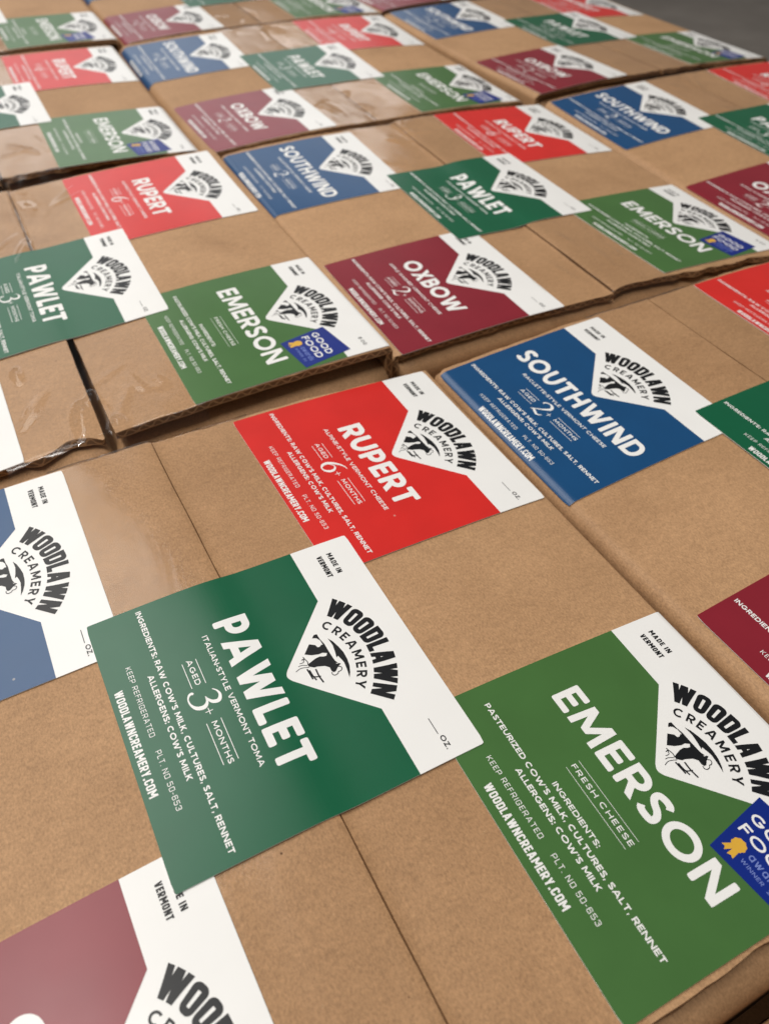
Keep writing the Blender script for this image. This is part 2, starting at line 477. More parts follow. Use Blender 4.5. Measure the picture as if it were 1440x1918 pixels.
class Ink:
    """flat artwork in label coordinates: verts (u, v, level) and faces"""
    def __init__(self):
        self.v = []; self.f = []; self.n = 0; self.m = []

    def strip(self, L, Rr, closed, lvl=0, mat=0):
        k = len(L)
        V = np.empty((2 * k, 3)); V[0::2, :2] = L; V[1::2, :2] = Rr; V[:, 2] = lvl
        self.v.append(V)
        a = self.n
        for i in range(k if closed else k - 1):
            j = (i + 1) % k
            self.f.append((a + 2 * i, a + 2 * i + 1, a + 2 * j + 1, a + 2 * j)); self.m.append(mat)
        self.n += 2 * k

    def poly(self, P, lvl=0, mat=0):
        from mathutils.geometry import tessellate_polygon
        P = np.array(P, float)
        V = np.empty((len(P), 3)); V[:, :2] = P; V[:, 2] = lvl
        self.v.append(V); a = self.n
        for t in tessellate_polygon([[Vector((x, y, 0)) for x, y in P]]):
            self.f.append(tuple(a + i for i in t)); self.m.append(mat)
        self.n += len(P)

    def line(self, x0, y0, x1, y1, w, mat=0, lvl=0):
        p = np.linspace((x0, y0), (x1, y1), 8)
        self.strip(*ribbon(p, w), lvl=lvl, mat=mat)

    def text(self, s, u0, u1, v0, cap, w, style='geo', track=0.14, cr=0.0, n=4, mat=0, warp=None, lvl=0, length=None):
        goal = (u1 - u0) / cap if length is None else length / cap
        wide = 1.0
        for _ in range(5):                               # widen the letters, not their strokes
            items = []; x = 0; tr = track * wide
            for ch in s:
                S, W = glyph(ch, w, style, cr, n, wide)
                items.append((S, x)); x += W + (tr if ch != ' ' else tr * .6)
            tot = x - tr
            wide *= goal / tot
        sx = (u1 - u0) / tot
        for S, ox in items:
            for i, (L, Rr, c) in enumerate(S):
                k = len(L)
                if cap > .024 and warp is None:                             # more steps on long strokes, so they hug the paper
                    st_ = (.014 if cap > .05 else .006) / cap; LL = []; RR = []
                    for p_ in range(k if c else k - 1):
                        q_ = (p_ + 1) % k
                        m_ = max(1, int(math.ceil(max(np.linalg.norm(L[q_] - L[p_]), np.linalg.norm(Rr[q_] - Rr[p_])) / st_)))
                        for t_ in np.arange(m_) / m_:
                            LL.append(L[p_] * (1 - t_) + L[q_] * t_); RR.append(Rr[p_] * (1 - t_) + Rr[q_] * t_)
                    if not c:
                        LL.append(L[-1]); RR.append(Rr[-1])
                    L = np.array(LL); Rr = np.array(RR)
                def mp(q):
                    o = np.empty_like(q); o[:, 0] = u0 + (q[:, 0] + ox) * sx; o[:, 1] = v0 + q[:, 1] * cap
                    return warp(o) if warp else o
                self.strip(mp(L), mp(Rr), c, lvl + i * 1.0, mat)

    def done(self):
        return np.vstack(self.v), self.f, self.m


def arc_warp(r0, half):
    """u in -1..1 becomes an angle, v the radius"""
    def f(q):
        a = q[:, 0] * half; r = r0 + q[:, 1]
        return np.stack([.5 + r * np.sin(a), .575 + r * np.cos(a)], 1)
    return f


H, SPLIT, N1, APEX = 0.9945, 0.7638, 0.2535, 0.5285

COW_HIP = [(0.4118, 0.6583), (0.4243, 0.6762), (0.4356, 0.679), (0.4376, 0.6864), (0.4321, 0.6951), (0.4344, 0.6999), (0.4141, 0.699), (0.4008, 0.6923), (0.3963, 0.6852), (0.3944, 0.6777), (0.3881, 0.6835), (0.3833, 0.6893), (0.3851, 0.6995), (0.4071, 0.7004), (0.4325, 0.7059), (0.4686, 0.7065), (0.4979, 0.7079), (0.5118, 0.7095), (0.5243, 0.7144), (0.5199, 0.7039), (0.5064, 0.6988), (0.472, 0.6984), (0.4637, 0.6853), (0.4639, 0.6708), (0.4564, 0.6473), (0.4433, 0.6274), (0.4292, 0.6415)]
COW_FRONT = [(0.472, 0.6984), (0.481, 0.6917), (0.4794, 0.6816), (0.4736, 0.6699), (0.4748, 0.6532), (0.4806, 0.6346), (0.485, 0.622), (0.4938, 0.6205), (0.5057, 0.6357), (0.5066, 0.6459), (0.5158, 0.6701), (0.5283, 0.6821), (0.543, 0.6815), (0.5514, 0.6854), (0.5511, 0.6934), (0.5389, 0.7074), (0.5344, 0.7157), (0.5311, 0.7219), (0.5264, 0.717), (0.526, 0.71), (0.5181, 0.7048), (0.5029, 0.7004)]
SWOOSH = [(0.4176, 0.726), (0.4364, 0.7362), (0.4653, 0.7445), (0.4924, 0.7497), (0.5231, 0.7493), (0.5511, 0.7447), (0.5762, 0.7348), (0.5939, 0.7237), (0.5767, 0.7274), (0.5571, 0.7309), (0.5327, 0.7338), (0.5185, 0.7316), (0.4986, 0.7267), (0.5028, 0.7193), (0.4799, 0.7247), (0.451, 0.7293), (0.4345, 0.7279)]
COW_LINES = [([(0.5372, 0.7082), (0.544, 0.7175), (0.5527, 0.7151), (0.5566, 0.7086), (0.5561, 0.7017), (0.562, 0.6964), (0.5638, 0.6849), (0.5575, 0.679), (0.5488, 0.6803)], .0028),
             ([(0.4507, 0.6185), (0.463, 0.6212), (0.4755, 0.6245), (0.4868, 0.6212)], .003),
             ([(0.4948, 0.5738), (0.4895, 0.5901), (0.4915, 0.605), (0.4977, 0.6216)], .0022),
             ([(0.4792, 0.5893), (0.4798, 0.6014), (0.4878, 0.619)], .0022),
             ([(0.4706, 0.5977), (0.4717, 0.6085), (0.4686, 0.6151)], .0022),
             ([(0.4601, 0.6086), (0.4593, 0.6175), (0.4669, 0.6134)], .003),
             ([(0.5011, 0.6113), (0.5186, 0.6122), (0.5454, 0.6135)], .0055),
             ([(0.5082, 0.6169), (0.5298, 0.6177), (0.5541, 0.6225)], .005),
             ([(0.5135, 0.6374), (0.5434, 0.6361), (0.5724, 0.6396)], .0055),
             ([(0.5277, 0.6134), (0.5404, 0.6235), (0.5463, 0.6418)], .004)]


def logo_art():
    k = Ink()
    k.text('WOODLAWN', -1, 1, 0, .080, .225, 'cond', .06, 0, 5, warp=arc_warp(.256, math.radians(44.5)), length=.300 * 2 * math.radians(44.5))
    k.text('CREAMERY', -1, 1, 0, .035, .20, 'geo', .30, 0, 4, warp=arc_warp(.199, math.radians(42)), length=.216 * 2 * math.radians(42))
    k.poly(COW_HIP); k.poly(COW_FRONT, 1); k.poly(SWOOSH)
    for p, w in COW_LINES:
        k.strip(*ribbon(catmull(p, 4), w), lvl=2)
    return k.done()


def origin_art():
    k = Ink()
    k.text('MADE IN', .060, .165, .8855, .0205, .23, 'cond', .12, 0, 3)
    k.text('VERMONT', .060, .170, .844, .0215, .23, 'cond', .10, 0, 3)
    return k.done()


def weight_art(kind):
    k = Ink()
    if kind == 'E':
        k.text('8', .872, .887, .8795, .0180, .19, 'geo', .14, 0, 3); k.text('OZ.', .900, .951, .8795, .0180, .19, 'geo', .2, 0, 3)
    else:
        k.line(.846, .8795, .907, .8795, .0026)
        k.text('OZ.', .917, .966, .8775, .0180, .20, 'geo', .18, 0, 3)
    return k.done()


NUM = {'3': [[(.16, .84, .03), (.30, .95, .05), (.52, 1.0, .09), (.74, .90, .14), (.70, .70, .12), (.50, .58, .06), (.36, .545, .03)],
             [(.36, .545, .03), (.60, .54, .08), (.78, .40, .15), (.72, .16, .13), (.48, .02, .07), (.22, .0, .05), (.05, .08, .08), (.02, .17, .10), (.07, .22, .07)]],
       '2': [[(.10, .76, .10), (.13, .88, .07), (.32, .99, .06), (.58, .98, .12), (.74, .82, .15), (.62, .60, .11), (.36, .33, .06), (.03, .05, .04)],
             [(.03, .05, .04), (.20, .13, .09), (.42, .07, .12), (.62, .02, .10), (.78, .10, .05), (.84, .20, .03)]],
       '6': [[(.92, .99, .02), (.66, .92, .06), (.34, .70, .11), (.12, .38, .15), (.14, .12, .13), (.34, .0, .06), (.58, .07, .10), (.72, .28, .14), (.66, .48, .10), (.46, .56, .05), (.26, .44, .03), (.15, .30, .03)]]}

TITLE = {'P': ('PAWLET', .192, .812, .389, .119, .225), 'E': ('EMERSON', .137, .880, .398, .108, .212), 'R': ('RUPERT', .243, .790, .399, .112, .225),
         'S': ('SOUTHWIND', .068, .925, .398, .108, .212), 'O': ('OXBOW', .198, .792, .402, .106, .225)}
SUB = {'P': ('ITALIAN-STYLE VERMONT TOMA', .229, .763), 'R': ('ALPINE-STYLE VERMONT CHEESE', .222, .788),
       'S': ('RACLETTE-STYLE VERMONT CHEESE', .209, .811), 'O': ('APPLE WASHED VERMONT CHEESE', .170, .770)}
AGE = {'P': '3', 'R': '6', 'S': '2', 'O': '2'}


def title_art(kind):
    k = Ink()
    s, u0, u1, v0, cap, w = TITLE[kind]
    k.text(s, u0, u1, v0, cap, w, 'geo', .115 if kind != 'O' else .08, .055, 8)
    return k.done()


def print_art(kind):
    k = Ink()
    dv = 0
    if kind == 'E':
        k.text('FRESH CHEESE', .369, .649, .3055, .0175, .17, 'geo', .24, 0, 4)
        k.line(.366, .2895, .648, .2895, .0014); k.line(.366, .338, .648, .338, .0014)
        k.text('INGREDIENTS:', .391, .609, .2175, .0175, .20, 'geo', .13, 0, 3)
        k.text("PASTEURIZED COW'S MILK, CULTURES, SALT, RENNET", .070, .928, .180, .0188, .215, 'geo', .11, 0, 3)
        k.text("ALLERGENS: COW'S MILK", .303, .707, .1425, .0188, .215, 'geo', .11, 0, 3)
        dv = .0095
    else:
        s, a, b = SUB[kind]
        k.text(s, a, b, .3405, .0185, .19, 'geo', .13, 0, 4)
        k.text('AGED', .298, .403, .2615, .0185, .18, 'geo', .20, 0, 4)
        k.text('MONTHS', .552, .710, .2615, .0185, .18, 'geo', .20, 0, 4)
        for a, b in ((.304, .408), (.550, .706)):
            k.line(a, .2465, b, .2465, .0022); k.line(a, .2935, b, .2935, .0022)
        hgt = .098; wid = .098 * .86
        for p in NUM[AGE[kind]]:
            q = catmull(p, 6)
            xy = np.stack([.424 + q[:, 0] * wid, .222 + q[:, 1] * hgt], 1)
            k.strip(*ribbon(xy, np.maximum(q[:, 2], .02) * hgt), lvl=1)
        k.line(.4985, .269, .5235, .269, .0026); k.line(.511, .2565, .511, .2815, .0026, lvl=1)
        k.text("INGREDIENTS: RAW COW'S MILK, CULTURES, SALT, RENNET", .022, .967, .1675, .0192, .215, 'geo', .13, 0, 3)
        k.text("ALLERGENS: COW'S MILK", .295, .705, .1315, .0192, .215, 'geo', .13, 0, 3)
    k.text('KEEP REFRIGERATED', .230, .514, .0755 + dv, .0175, .12, 'cond', .17, 0, 3)
    k.text('PLT. NO 50-653', .567, .778, .0765 + dv, .0175, .12, 'cond', .17, 0, 3)
    k.text('WOODLAWNCREAMERY.COM', .305, .706, .0175 + dv, .0275, .20, 'cond', .085, 0, 4)
    return k.done()


def badge_art():
    k = Ink()                              # 0 blue, 1 white, 2 pale blue, 3 gold
    A, B, C, D = [np.array(p) for p in ((.703, .764), (.946, .804), (.990, .551), (.747, .517))]
    for i in range(6):
        a, b = i / 6, (i + 1) / 6
        Lx = np.array([A * (1 - t) + D * t for t in np.linspace(a, b, 2)]); Rx = np.array([B * (1 - t) + C * t for t in np.linspace(a, b, 2)])
        for j in range(6):
            p, q = j / 6, (j + 1) / 6
            k.strip(Lx * (1 - p) + Rx * p, Lx * (1 - q) + Rx * q, False, -2, 0)
    k.text('GOOD', .736, .934, .684, .036, .20, 'geo', .14, .03, 5, 1, lvl=2)
    k.text('FOOD', .745, .943, .629, .036, .20, 'geo', .14, .03, 5, 1, lvl=2)
    k.text('awards', .822, .948, .590, .029, .12, 'geo', .12, 0, 4, 2, lvl=2)
    k.text('WINNER', .818, .900, .5645, .0125, .17, 'geo', .2, 0, 3, 2, lvl=2)
    k.text('20', .917, .940, .5645, .0125, .17, 'geo', .2, 0, 3, 2, lvl=2)
    a = np.radians(np.linspace(0, 360, 36, endpoint=False))
    k.poly([(.785 + (.0225 + .0012 * math.cos(9 * q)) * math.cos(q), .594 + (.0225 + .0012 * math.cos(9 * q)) * math.sin(q)) for q in a], 2, 3)
    k.poly([(.772, .585), (.757, .553), (.768, .556), (.774, .546), (.788, .578)], 3, 3)
    k.poly([(.783, .580), (.786, .545), (.796, .552), (.806, .548), (.800, .584)], 4, 3)
    return k.done()


ART = {}
LOGO = logo_art()
for q in 'PERSO':
    ART[q] = dict(title=title_art(q), fine_print=print_art(q), weight=weight_art(q))
BADGE = badge_art()
ORIGIN = origin_art()

# ------------------------------------------------------------------ the boxes
TH = 0.036
KD = (-0.0307, 0.0057, 0.0137)
SL = {'S': (-.885, .84, -.010), 'R': (.86, .84, .0), 'P': (.015, .01, .0), 'O': (-.86, -.87, .015), 'E': (.885, -.83, .0)}
BOX = {
    'A': dict(c=(0.000, 0.000), th=0.016, z=(0, 0, 0), L={'P': (0.006, 0.002, -0.006), 'R': (0.867, 0.847, 0.016), 'E': (0.884, -0.821, -0.017), 'S': (-0.884, 0.857, -0.014), 'O': (-0.873, -0.885, 0.021)},
              X=1.390, rr=.020, rl=.08, seam=.0015, step=.007, kink=.022, yf=1.332, nr=0, ridges=[(.30, 1.22, .02, 1.30, .004, .02)], gap=(.012, .012), jag=(0.004, 0.004)),
    'B': dict(c=(-0.161, 2.849), th=-0.005, z=(-0.006, 0.082, 0.004), L={'P': (0.024, -0.007, -0.008), 'E': (0.888, -0.833, 0.009), 'R': (0.838, 0.84, -0.001), 'O': (-.865, -.845, .01)},
              X=1.40, rr=.03, rl=.08, seam=.021, step=.006, kink=.015, yf=1.338, gap=(.02, .085), jag=(0.022, 0.002),
              ridges=[(-.095, -1.30, -.060, -1.10, .050, .036), (-.03, -1.16, -.01, -1.02, .018, .018), (.045, -1.345, .055, -1.27, .045, .028), (-.29, -.74, -.285, -.64, .02, .02), (.06, -1.25, .16, -1.05, .006, .02)]),
    'C': dict(c=(2.663, 2.896), th=-0.015, z=(0.030, 0.009, 0.010), L={'O': (-0.836, -0.875, 0.0), 'S': (-0.889, 0.818, -0.011), 'P': (0.018, 0.024, -0.006), 'E': (0.872, -0.814, 0.029), 'R': (0.835, 0.848, -0.012)},
              X=1.385, rr=.05, rl=.05, seam=.003, step=-.010, yf=1.36, gap=(.015, .03), jag=(0.007, 0.011)),
    'E': dict(c=(2.816, 0.017), th=0.045, z=(0.008, 0.006, 0.017), L={'S': (-0.875, 0.84, 0.0), 'R': (.825, .85, .0), 'P': (.0, .015, .0), 'O': (-.83, -.84, .0)},
              X=1.385, rr=.08, rl=.055, seam=.003, nr=3, step=0, gap=(.012, .012), jag=(0.004, 0.004)),
    'F': dict(c=(5.538, 2.912), th=-0.001, z=(0.032, 0.015, 0.028), L={'S': (-0.875, 0.84, 0.0), 'P': (-.02, .02, .0), 'O': (-.885, -.83, .0), 'R': (.84, .84, .0)},
              X=1.42, rr=.08, rl=.07, seam=.003, step=0, gap=(.012, .012), jag=(0.004, 0.004)),
    'G': dict(c=(-0.130, 5.920), th=-0.020, z=(-0.050, 0.034, 0.001), L={'E': (0.889, -0.87, -0.01), 'P': (-0.001, 0.053, 0.006), 'R': (0.863, 0.817, 0.004)},
              X=1.39, rr=.06, rl=.08, seam=.008, step=0, yf=1.36, gap=(.05, .06), jag=(0.02, 0.02)),
    'H': dict(c=(2.673, 5.801), th=-0.018, z=(0.015, 0.021, 0.012), L={'O': (-0.843, -0.838, 0.023), 'S': (-0.912, 0.787, -0.012), 'P': (0.018, 0.057, -0.003), 'E': (0.901, -0.834, 0.002), 'R': (0.836, 0.828, -0.01)},
              X=1.395, rr=.08, rl=.08, seam=.004, step=0, gap=(.02, .04), jag=(0.006, 0.006)),
    'I': dict(c=(5.706, 6.045), th=0.033, z=(-0.007, -0.005, 0.007), L={'O': (-0.925, -0.880, 0.02), 'P': (0.051, 0.072, 0.005), 'E': (0.891, -0.866, -0.005), 'S': (-0.892, 0.865, -0.02)},
              X=1.465, rr=.07, rl=.05, yf=1.375, seam=.004, step=0, gap=(.03, .03), jag=(0.006, 0.012)),
    'J': dict(c=(-0.023, 8.693), th=-0.004, z=(-0.011, 0.040, 0.015), L={'E': (0.875, -0.84, 0.0)},
              X=1.40, rr=.07, rl=.08, seam=.006, step=0, gap=(.03, .07), jag=(0.01, 0.004)),
    'K': dict(c=(2.790, 8.604), th=-0.018, z=(0.026, 0.023, 0.002), L={'O': (-0.875, -0.84, 0.0)},
              X=1.38, rr=.08, rl=.08, seam=.006, step=0, gap=(.02, .04), jag=(0.006, 0.006)),
    'L': dict(c=(5.610, 8.935), th=0.020, z=(0.010, 0.010, 0.002), L={},
              X=1.38, rr=.08, rl=.08, seam=.006, step=0, gap=(.02, .03), jag=(0.006, 0.006)),
    'M': dict(c=(0.060, -2.87), th=0.010, z=(-0.03, 0.0, 0.002), L={},
              X=1.39, rr=.08, rl=.08, seam=.006, step=0, gap=(.02, .03), jag=(0.006, 0.006)),
}
YH = 1.372
HB = 2.3                                   # box height in label widths
SIGHT = {}


def build_mesh(name, V, F, mats, parent, mat_idx=None, smooth=False, uv=None):
    me = bpy.data.meshes.new(name)
    me.from_pydata((np.asarray(V, float) * U).tolist(), [], [tuple(int(i) for i in f) for f in F])
    for m in mats:
        me.materials.append(m)
    if mat_idx is not None:
        me.polygons.foreach_set('material_index', np.asarray(mat_idx, dtype=np.int32))
    if smooth:
        me.polygons.foreach_set('use_smooth', np.ones(len(me.polygons), dtype=bool))
    if uv is not None:
        lay = me.uv_layers.new(name='UVMap')
        vi = np.empty(len(me.loops), dtype=np.int32); me.loops.foreach_get('vertex_index', vi)
        lay.data.foreach_set('uv', np.asarray(uv, float)[vi].ravel())
    me.update()
    o = bpy.data.objects.new(name, me)
    col.objects.link(o)
    o.parent = parent
    return o


class Top:
    """upper surface of one box in its own frame (label widths)"""
    def __init__(self, b, seed):
        self.b = b; r = np.random.default_rng(seed)
        self.ph = r.uniform(0, 6.28, 8); self.r = r

    def base(self, x, y, soft=False):
        b = self.b; z0, a, c = b['z']; p = self.ph
        z = z0 + a * x + c * y + KD[0] * x * x + KD[1] * y * y + KD[2] * np.abs(x)
        z = z + .0035 * np.sin(2.3 * x + p[0]) * np.sin(1.9 * y + p[1]) + .0016 * np.sin(5.1 * x + p[2]) * np.sin(4.3 * y + p[3])
        z = z - b['step'] * np.tanh(x / (.07 if soft else .018)) * np.exp(-(x / .45) ** 2)
        z = z - b.get('kink', 0) * np.maximum(-x, 0)
        return z

    def at(self, x, y, off=0.0, soft=False):
        b = self.b
        x = np.asarray(x, float); y = np.asarray(y, float)
        s = np.sign(x); xa = np.abs(x)
        r = np.where(x < 0, b['rl'], b['rr']); X = b['X']
        e = np.maximum(xa - (X - r), 0); ph = np.minimum(e / r, math.pi / 2); ex = e - r * ph
        xp = s * (np.minimum(xa, X - r) + r * np.sin(ph)); drop = r * (1 - np.cos(ph)) + ex
        z = self.base(xp, y, soft) - drop
        d = 1e-3
        zx = (self.base(xp + d, y) - self.base(xp - d, y)) / (2 * d); zy = (self.base(xp, y + d) - self.base(xp, y - d)) / (2 * d)
        nx = s * np.sin(ph) - np.cos(ph) * np.clip(zx, -.2, .2); ny = -zy; nz = np.cos(ph)
        l = np.sqrt(nx * nx + ny * ny + nz * nz)
        off = np.asarray(off, float)
        return np.stack([xp + off * nx / l, y + off * ny / l, z + off * nz / l], -1)


def grid_faces(nr, nc, base=0):
    i, j = np.meshgrid(np.arange(nr - 1), np.arange(nc - 1), indexing='ij')
    a = (i * nc + j + base).ravel()
    return np.stack([a, a + 1, a + nc + 1, a + nc], 1)


def jag_curve(rng, n, amp):
    w = rng.normal(0, 1, n)
    k = np.convolve(w, [.25, .5, .25], 'same') * 1.2
    slow = np.interp(np.arange(n), np.linspace(0, n - 1, 7), rng.normal(0, 1, 7))
    return amp * (k * .9 + slow * .35)


def make_flap(top, side, parent):
    b = top.b; X = b['X']; r = b['rl'] if side < 0 else b['rr']
    g = b['seam'] / 2 + .001
    s = np.concatenate([[g, g + .012, g + .03], np.linspace(g + .06, X - r, 38), np.linspace(X - r, X - r + r * math.pi / 2, 9)[1:], [X - r + r * math.pi / 2 + .12, X + .55]])
    yf = b.get('yf', 1.35); yb = 1.362
    ya = np.concatenate([[-yf, -yf + .02], np.linspace(-yf + .06, yb - .06, 26), [yb - .02, yb]])
    XX, YY = np.meshgrid(s * side, ya)
    XX = XX + side * (b['seam'] * .6) * np.clip(-YY / YH, -.6, 1.2) * np.exp(-(XX / .2) ** 2)
    XX[:, 0] += side * np.abs(jag_curve(top.r, len(ya), .0025))
    jf = jag_curve(top.r, len(s), b['jag'][0 if side < 0 else 1]); jb = jag_curve(top.r, len(s), .005)
    YY[0] += jf; YY[1] += jf * .6; YY[-1] += jb
    T = top.at(XX, YY, 0.0); Bm = top.at(XX, YY, -TH)
    Bm[0, :, 1] += jag_curve(top.r, len(s), b['jag'][0 if side < 0 else 1] * .6)
    nr, nc = XX.shape
    V = np.vstack([T.reshape(-1, 3), Bm.reshape(-1, 3)]); q = nr * nc
    F = [tuple(f) for f in grid_faces(nr, nc)] + [tuple(f[::-1]) for f in grid_faces(nr, nc, q)]
    mi = [0] * (len(F) // 2) + [1] * (len(F) // 2)
    # cut edges get vertices of their own for the corrugation pattern
    uv = [(0, 0)] * len(V); extra = []
    def edge(idx, mat, L):
        a0 = len(V) + len(extra)
        for k_, i in enumerate(idx):
            extra.append(V[i]); uv.append((L[k_] / TH, 1)); extra.append(V[i + q]); uv.append((L[k_] / TH, 0))
        for k_ in range(len(idx) - 1):
            F.append((a0 + 2 * k_, a0 + 2 * k_ + 1, a0 + 2 * k_ + 3, a0 + 2 * k_ + 2)); mi.append(mat)
    edge([j for j in range(nc)], 2, s); edge([(nr - 1) * nc + j for j in range(nc)], 2, s)
    edge([i * nc for i in range(nr)], 1, ya)
    edge([i * nc + nc - 1 for i in range(nr)], 1, ya)
    V = np.vstack([V, np.array(extra)])
    return build_mesh('flap', V, F, [KRAFT, KRAFT_IN, EDGE], parent, mi, True, uv)


def make_body(top, parent, z_floor):
    b = top.b; X = b['X'] - TH - .006; Y = 1.412; rb = .085
    xs = np.concatenate([np.linspace(-X, -.16, 12), [-.1, -.06, -.04, -.02, 0, .02, .04, .06, .1], np.linspace(.16, X, 12)])
    an = np.linspace(0, math.pi / 2, 7)
    prof = [(-Y, None), (-Y, -.9), (-Y, -.35)] + [(-Y + rb - rb * math.cos(a), -rb + rb * math.sin(a)) for a in an]
    flat = [(y, 0.0) for y in np.linspace(-Y + rb, Y - rb, 16)[1:-1]]
    prof = prof + flat + [(-y, d) for y, d in prof[::-1]]
    V = []; n = len(prof)
    for x in xs:
        for y, d in prof:
            if d is None:
                V.append((x, y, z_floor)); continue
            gl, gr = b['gap']; g = gl if x < 0 else gr
            if y < 0:
                f = max(0, min(1, (-y - .2) / (YH - .2)))
            else:
                f = .25
            zt = float(top.base(np.float64(x), np.float64(y))) - TH - .006 - g * f * f - .22 * math.exp(-(x / .04) ** 2) * (abs(y) < 1.3)
            V.append((x, y, zt + d))
    F = [tuple(f) for f in grid_faces(len(xs), n)]
    for i in range(len(xs) - 1):
        F.append((i * n, i * n + n - 1, (i + 1) * n + n - 1, (i + 1) * n))
    F.append(tuple(range(n))[::-1]); F.append(tuple(range((len(xs) - 1) * n, len(xs) * n)))
    return build_mesh('box_body', V, F, [KRAFT], parent, None, True)


def make_tape(top, parent):
    hw = .44; r = top.r
    xs = np.linspace(-hw, hw, 81)
    yf = b_yf = top.b.get('yf', 1.35) + .006; yb = 1.37
    ya = np.linspace(-yf, yb, 150)
    ridges = list(top.b.get('ridges', []))
    for _ in range(top.b.get('nr', 15)):
        ex = r.random() < .6
        y0 = (r.choice([-1, 1]) * r.uniform(.95, 1.3)) if ex else r.uniform(-1.2, 1.2); x0 = r.uniform(-.38, .38); a = r.normal(0, .6)
        l = r.uniform(.08, .3)
        ridges.append((x0, y0, x0 + l * math.sin(a), y0 + l * math.cos(a), r.uniform(.003, .010), r.uniform(.010, .03)))
    def bump(y):
        z = np.zeros_like(xs)
        for x0, y0, x1, y1, h, w in ridges:
            dx, dy = x1 - x0, y1 - y0; l2 = dx * dx + dy * dy
            t = np.clip(((xs - x0) * dx + (y - y0) * dy) / l2, 0, 1)
            d2 = (xs - x0 - t * dx) ** 2 + (y - y0 - t * dy) ** 2
            z += h * np.exp(-d2 / (w * w)) * (.4 + .6 * np.sin(math.pi * np.clip(t, .05, .95)))
        return z
    rows = []
    gmax = max(top.b['gap'])
    hang = [(.010, -.004), (.022, -.016), (.038, -.036), (.056, -.058), (.072, -.085), (.080, -.13), (.082, -.22), (.082, -.36)]
    wr = lambda a: a * np.interp(np.arange(len(xs)), np.linspace(0, len(xs) - 1, 14), r.normal(0, 1, 14))
    for dy, dz in hang[::-1]:
        p = top.at(xs, np.full_like(xs, -yf), .003); p[:, 1] -= dy - wr(.004); p[:, 2] += dz + wr(.003); rows.append(p)
    for y in ya:
        near = max(0, 1 - (YH - abs(y)) / .25)
        p = top.at(xs, np.full_like(xs, y), .002); p[:, 2] += .0012 * near * (1 + np.sin(xs * 23 + 3 * near)) + bump(y) + .0016 * np.exp(-((np.abs(xs) - hw + .008) / .009) ** 2)
        rows.append(p)
    for dy, dz in hang:
        p = top.at(xs, np.full_like(xs, yb), .003); p[:, 1] += dy - .012 + wr(.003); p[:, 2] += dz + wr(.003); rows.append(p)
    V = np.array(rows).reshape(-1, 3)
    return build_mesh('clear_tape', V, grid_faces(len(rows), len(xs)), [TAPE], parent, None, True)


def label_map(top, lab, lvl):
    cx, cy, t = lab
    du = np.array([math.sin(t), -math.cos(t)]); dv = np.array([math.cos(t), math.sin(t)])
    def f(u, v, off):
        x = cx + (u - .5) * du[0] + (v - H / 2) * dv[0]; y = cy + (u - .5) * du[1] + (v - H / 2) * dv[1]
        return top.at(x, y, lvl + off, True)
    return f


def notch(u):
    d = np.abs(u - .5); w = .5 - N1
    lin = APEX + (SPLIT - APEX) * d / w
    rr = .018
    rnd = APEX + (SPLIT - APEX) * (np.sqrt(d * d + rr * rr) - rr * .35) / w
    return np.minimum(SPLIT, np.where(d < .08, np.maximum(rnd, lin), lin))


PART_LABEL = {'P': 'dark green and white label with a three months age line', 'E': 'grass green label with a small blue and gold award badge',
              'R': 'red and white label with a six months age line', 'S': 'blue and white label with a nine letter white name',
              'O': 'burgundy and white label with a five letter white name'}


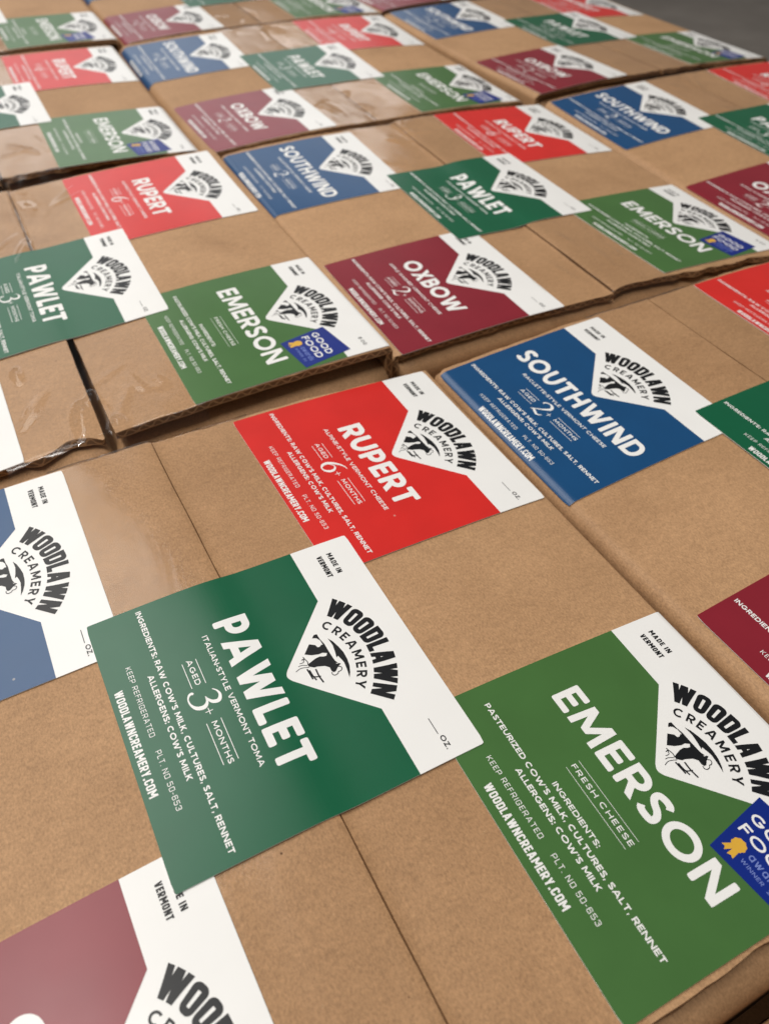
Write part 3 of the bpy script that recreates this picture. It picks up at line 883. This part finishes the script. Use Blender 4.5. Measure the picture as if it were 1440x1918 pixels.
def make_label(top, kind, lab, parent):
    lvl = .0085 if kind == 'P' else .005
    f = label_map(top, lab, lvl)
    n = 36
    v = np.unique(np.concatenate([np.linspace(0, .16, 17), np.linspace(.18, H - .18, 17), np.linspace(.38, .60, 23), np.linspace(H - .16, H, 17)]).round(5))
    nv = len(v)
    u = np.linspace(0, 1, n)
    VV, UU = np.meshgrid(v, u, indexing='ij')
    c = .003
    for i, j, du, dv in ((0, 0, c, c), (0, -1, -c, c), (-1, 0, c, -c), (-1, -1, -c, -c)):
        UU[i, j] += du; VV[i, j] += dv
    ring = [(0, j) for j in range(n)] + [(i, n - 1) for i in range(1, nv)] + [(nv - 1, j) for j in range(n - 2, -1, -1)] + [(i, 0) for i in range(nv - 2, 0, -1)]
    Vt = f(UU.ravel(), VV.ravel(), 0.0)
    F = [tuple(q) for q in grid_faces(nv, n)]
    ru = np.array([UU[i, j] for i, j in ring]); rv = np.array([VV[i, j] for i, j in ring])
    Vr = f(ru, rv, -.0032); a = len(Vt); k = len(ring)
    ri = [i * n + j for i, j in ring]
    for i in range(k):
        j = (i + 1) % k
        F.append((ri[i], a + i, a + j, ri[j]))
    o = build_mesh('label_sticker', np.vstack([Vt, Vr]), F, [PAPER], parent)
    o['label'] = PART_LABEL[kind]
    # printed colour field with its notch
    uu = np.unique(np.concatenate([np.linspace(0, 1, 31), [N1, 1 - N1], np.linspace(.44, .56, 17)])); tt = np.unique(np.concatenate([np.linspace(0, .2, 21), np.linspace(.2, 1, 40)]))
    T_, Q = np.meshgrid(tt, uu, indexing='ij')
    W_ = T_ * notch(Q); Q = Q.copy()
    Q[0, 0] += c; W_[0, 0] += c; Q[0, -1] -= c; W_[0, -1] += c
    build_mesh('colour_panel', f(Q.ravel(), W_.ravel(), .0006), grid_faces(len(tt), len(uu)), [COLOURS[kind]], o)
    def art(name, A, mats, off):
        Vv, Ff, mi = A
        build_mesh(name, f(Vv[:, 0], Vv[:, 1], off + Vv[:, 2] * 6e-5), Ff, mats, o, mi)
    art('name_lettering', ART[kind]['title'], [WHITE_INK], .0011)
    art('fine_print', ART[kind]['fine_print'], [WHITE_INK], .0011)
    art('creamery_logo', LOGO, [BLACK_INK], .0007)
    art('origin_mark', ORIGIN, [BLACK_INK], .0007)
    art('weight_mark', ART[kind]['weight'], [BLACK_INK], .0007)
    if kind == 'E':
        art('award_badge', BADGE, [BLUE_INK, WHITE_INK, PALE_BLUE_INK, GOLD_INK], .0017)
    return o


def in_frame(pts):
    """does any of these world points (metres) fall inside the picture"""
    q = (pts - np.array(CAM)) @ np.array(R)
    z = -q[:, 2]; fpx = 1505.9
    x = 720 + fpx * q[:, 0] / z; y = 959 - fpx * q[:, 1] / z
    return np.any((z > 0) & (x > 2) & (x < 1438) & (y > 2) & (y < 1916))


LABEL = {
    'A': 'nearest cardboard box, wholly taped, its dark green centre label filling the picture middle',
    'B': 'cardboard box with a wide open seam and a loose front flap behind the nearest box',
    'C': 'cardboard box in the middle of the stack showing all five labels complete',
    'E': 'cardboard box right of the nearest one, its whole blue label beside the red one',
    'F': 'cardboard box at the right frame edge, half cut off, in the second row',
    'G': 'cardboard box at the left frame edge with a torn ragged front edge, third row',
    'H': 'cardboard box in the third row with shiny glare on its tape, burgundy label foremost',
    'I': 'cardboard box at the outer corner of the stack beside the bare grey floor',
    'J': 'farthest box at the top left with a grass green label above a dark gap',
    'K': 'cardboard box at the top edge with a burgundy label and pale shiny tape',
    'L': 'cardboard box barely showing at the top edge, only its burgundy label corner visible',
    'M': 'sliver of a cardboard box beyond the dark gap in the bottom right corner',
}
Z_FLOOR = -HB - .12

for bi, (key, b) in enumerate(BOX.items()):
    root = bpy.data.objects.new('cardboard_box', None)
    col.objects.link(root)
    root.empty_display_size = .05
    root.location = (b['c'][0] * U, b['c'][1] * U, Z_FLOOR * U)
    root.rotation_euler = (0, 0, b['th'])
    root['label'] = LABEL[key]; root['category'] = 'box'; root['group'] = 'cardboard boxes packed side by side'
    top = Top(b, 100 + bi)
    # everything below is built in the box frame with the floor as origin
    z0, a_, c_ = b['z']; b['z'] = (z0 - Z_FLOOR, a_, c_)
    make_body(top, root, 0.0)
    make_flap(top, -1, root); make_flap(top, 1, root)
    make_tape(top, root)
    ct, st = math.cos(b['th']), math.sin(b['th'])
    for kind in 'SROEP':
        lab = b['L'].get(kind, SL[kind])
        uu, vv = np.meshgrid(np.linspace(0.02, .98, 12), np.linspace(0.02, H - .02, 12))
        p = label_map(top, lab, 0)(uu.ravel(), vv.ravel(), 0.0)
        w = np.stack([b['c'][0] + ct * p[:, 0] - st * p[:, 1], b['c'][1] + st * p[:, 0] + ct * p[:, 1], p[:, 2] + Z_FLOOR], 1) * U
        if in_frame(w):
            make_label(top, kind, lab, root)

# ------------------------------------------------------------------ floor
me = bpy.data.meshes.new('floor')
me.from_pydata([(-12, -12, 0), (12, -12, 0), (12, 12, 0), (-12, 12, 0)], [], [(0, 1, 2, 3)])
me.materials.append(concrete())
fl = bpy.data.objects.new('floor', me)
fl.location = (0, 0, Z_FLOOR * U - .001)
fl['kind'] = 'structure'
col.objects.link(fl)

print('verts', sum(len(m.vertices) for m in bpy.data.meshes), 'objects', len(bpy.data.objects))
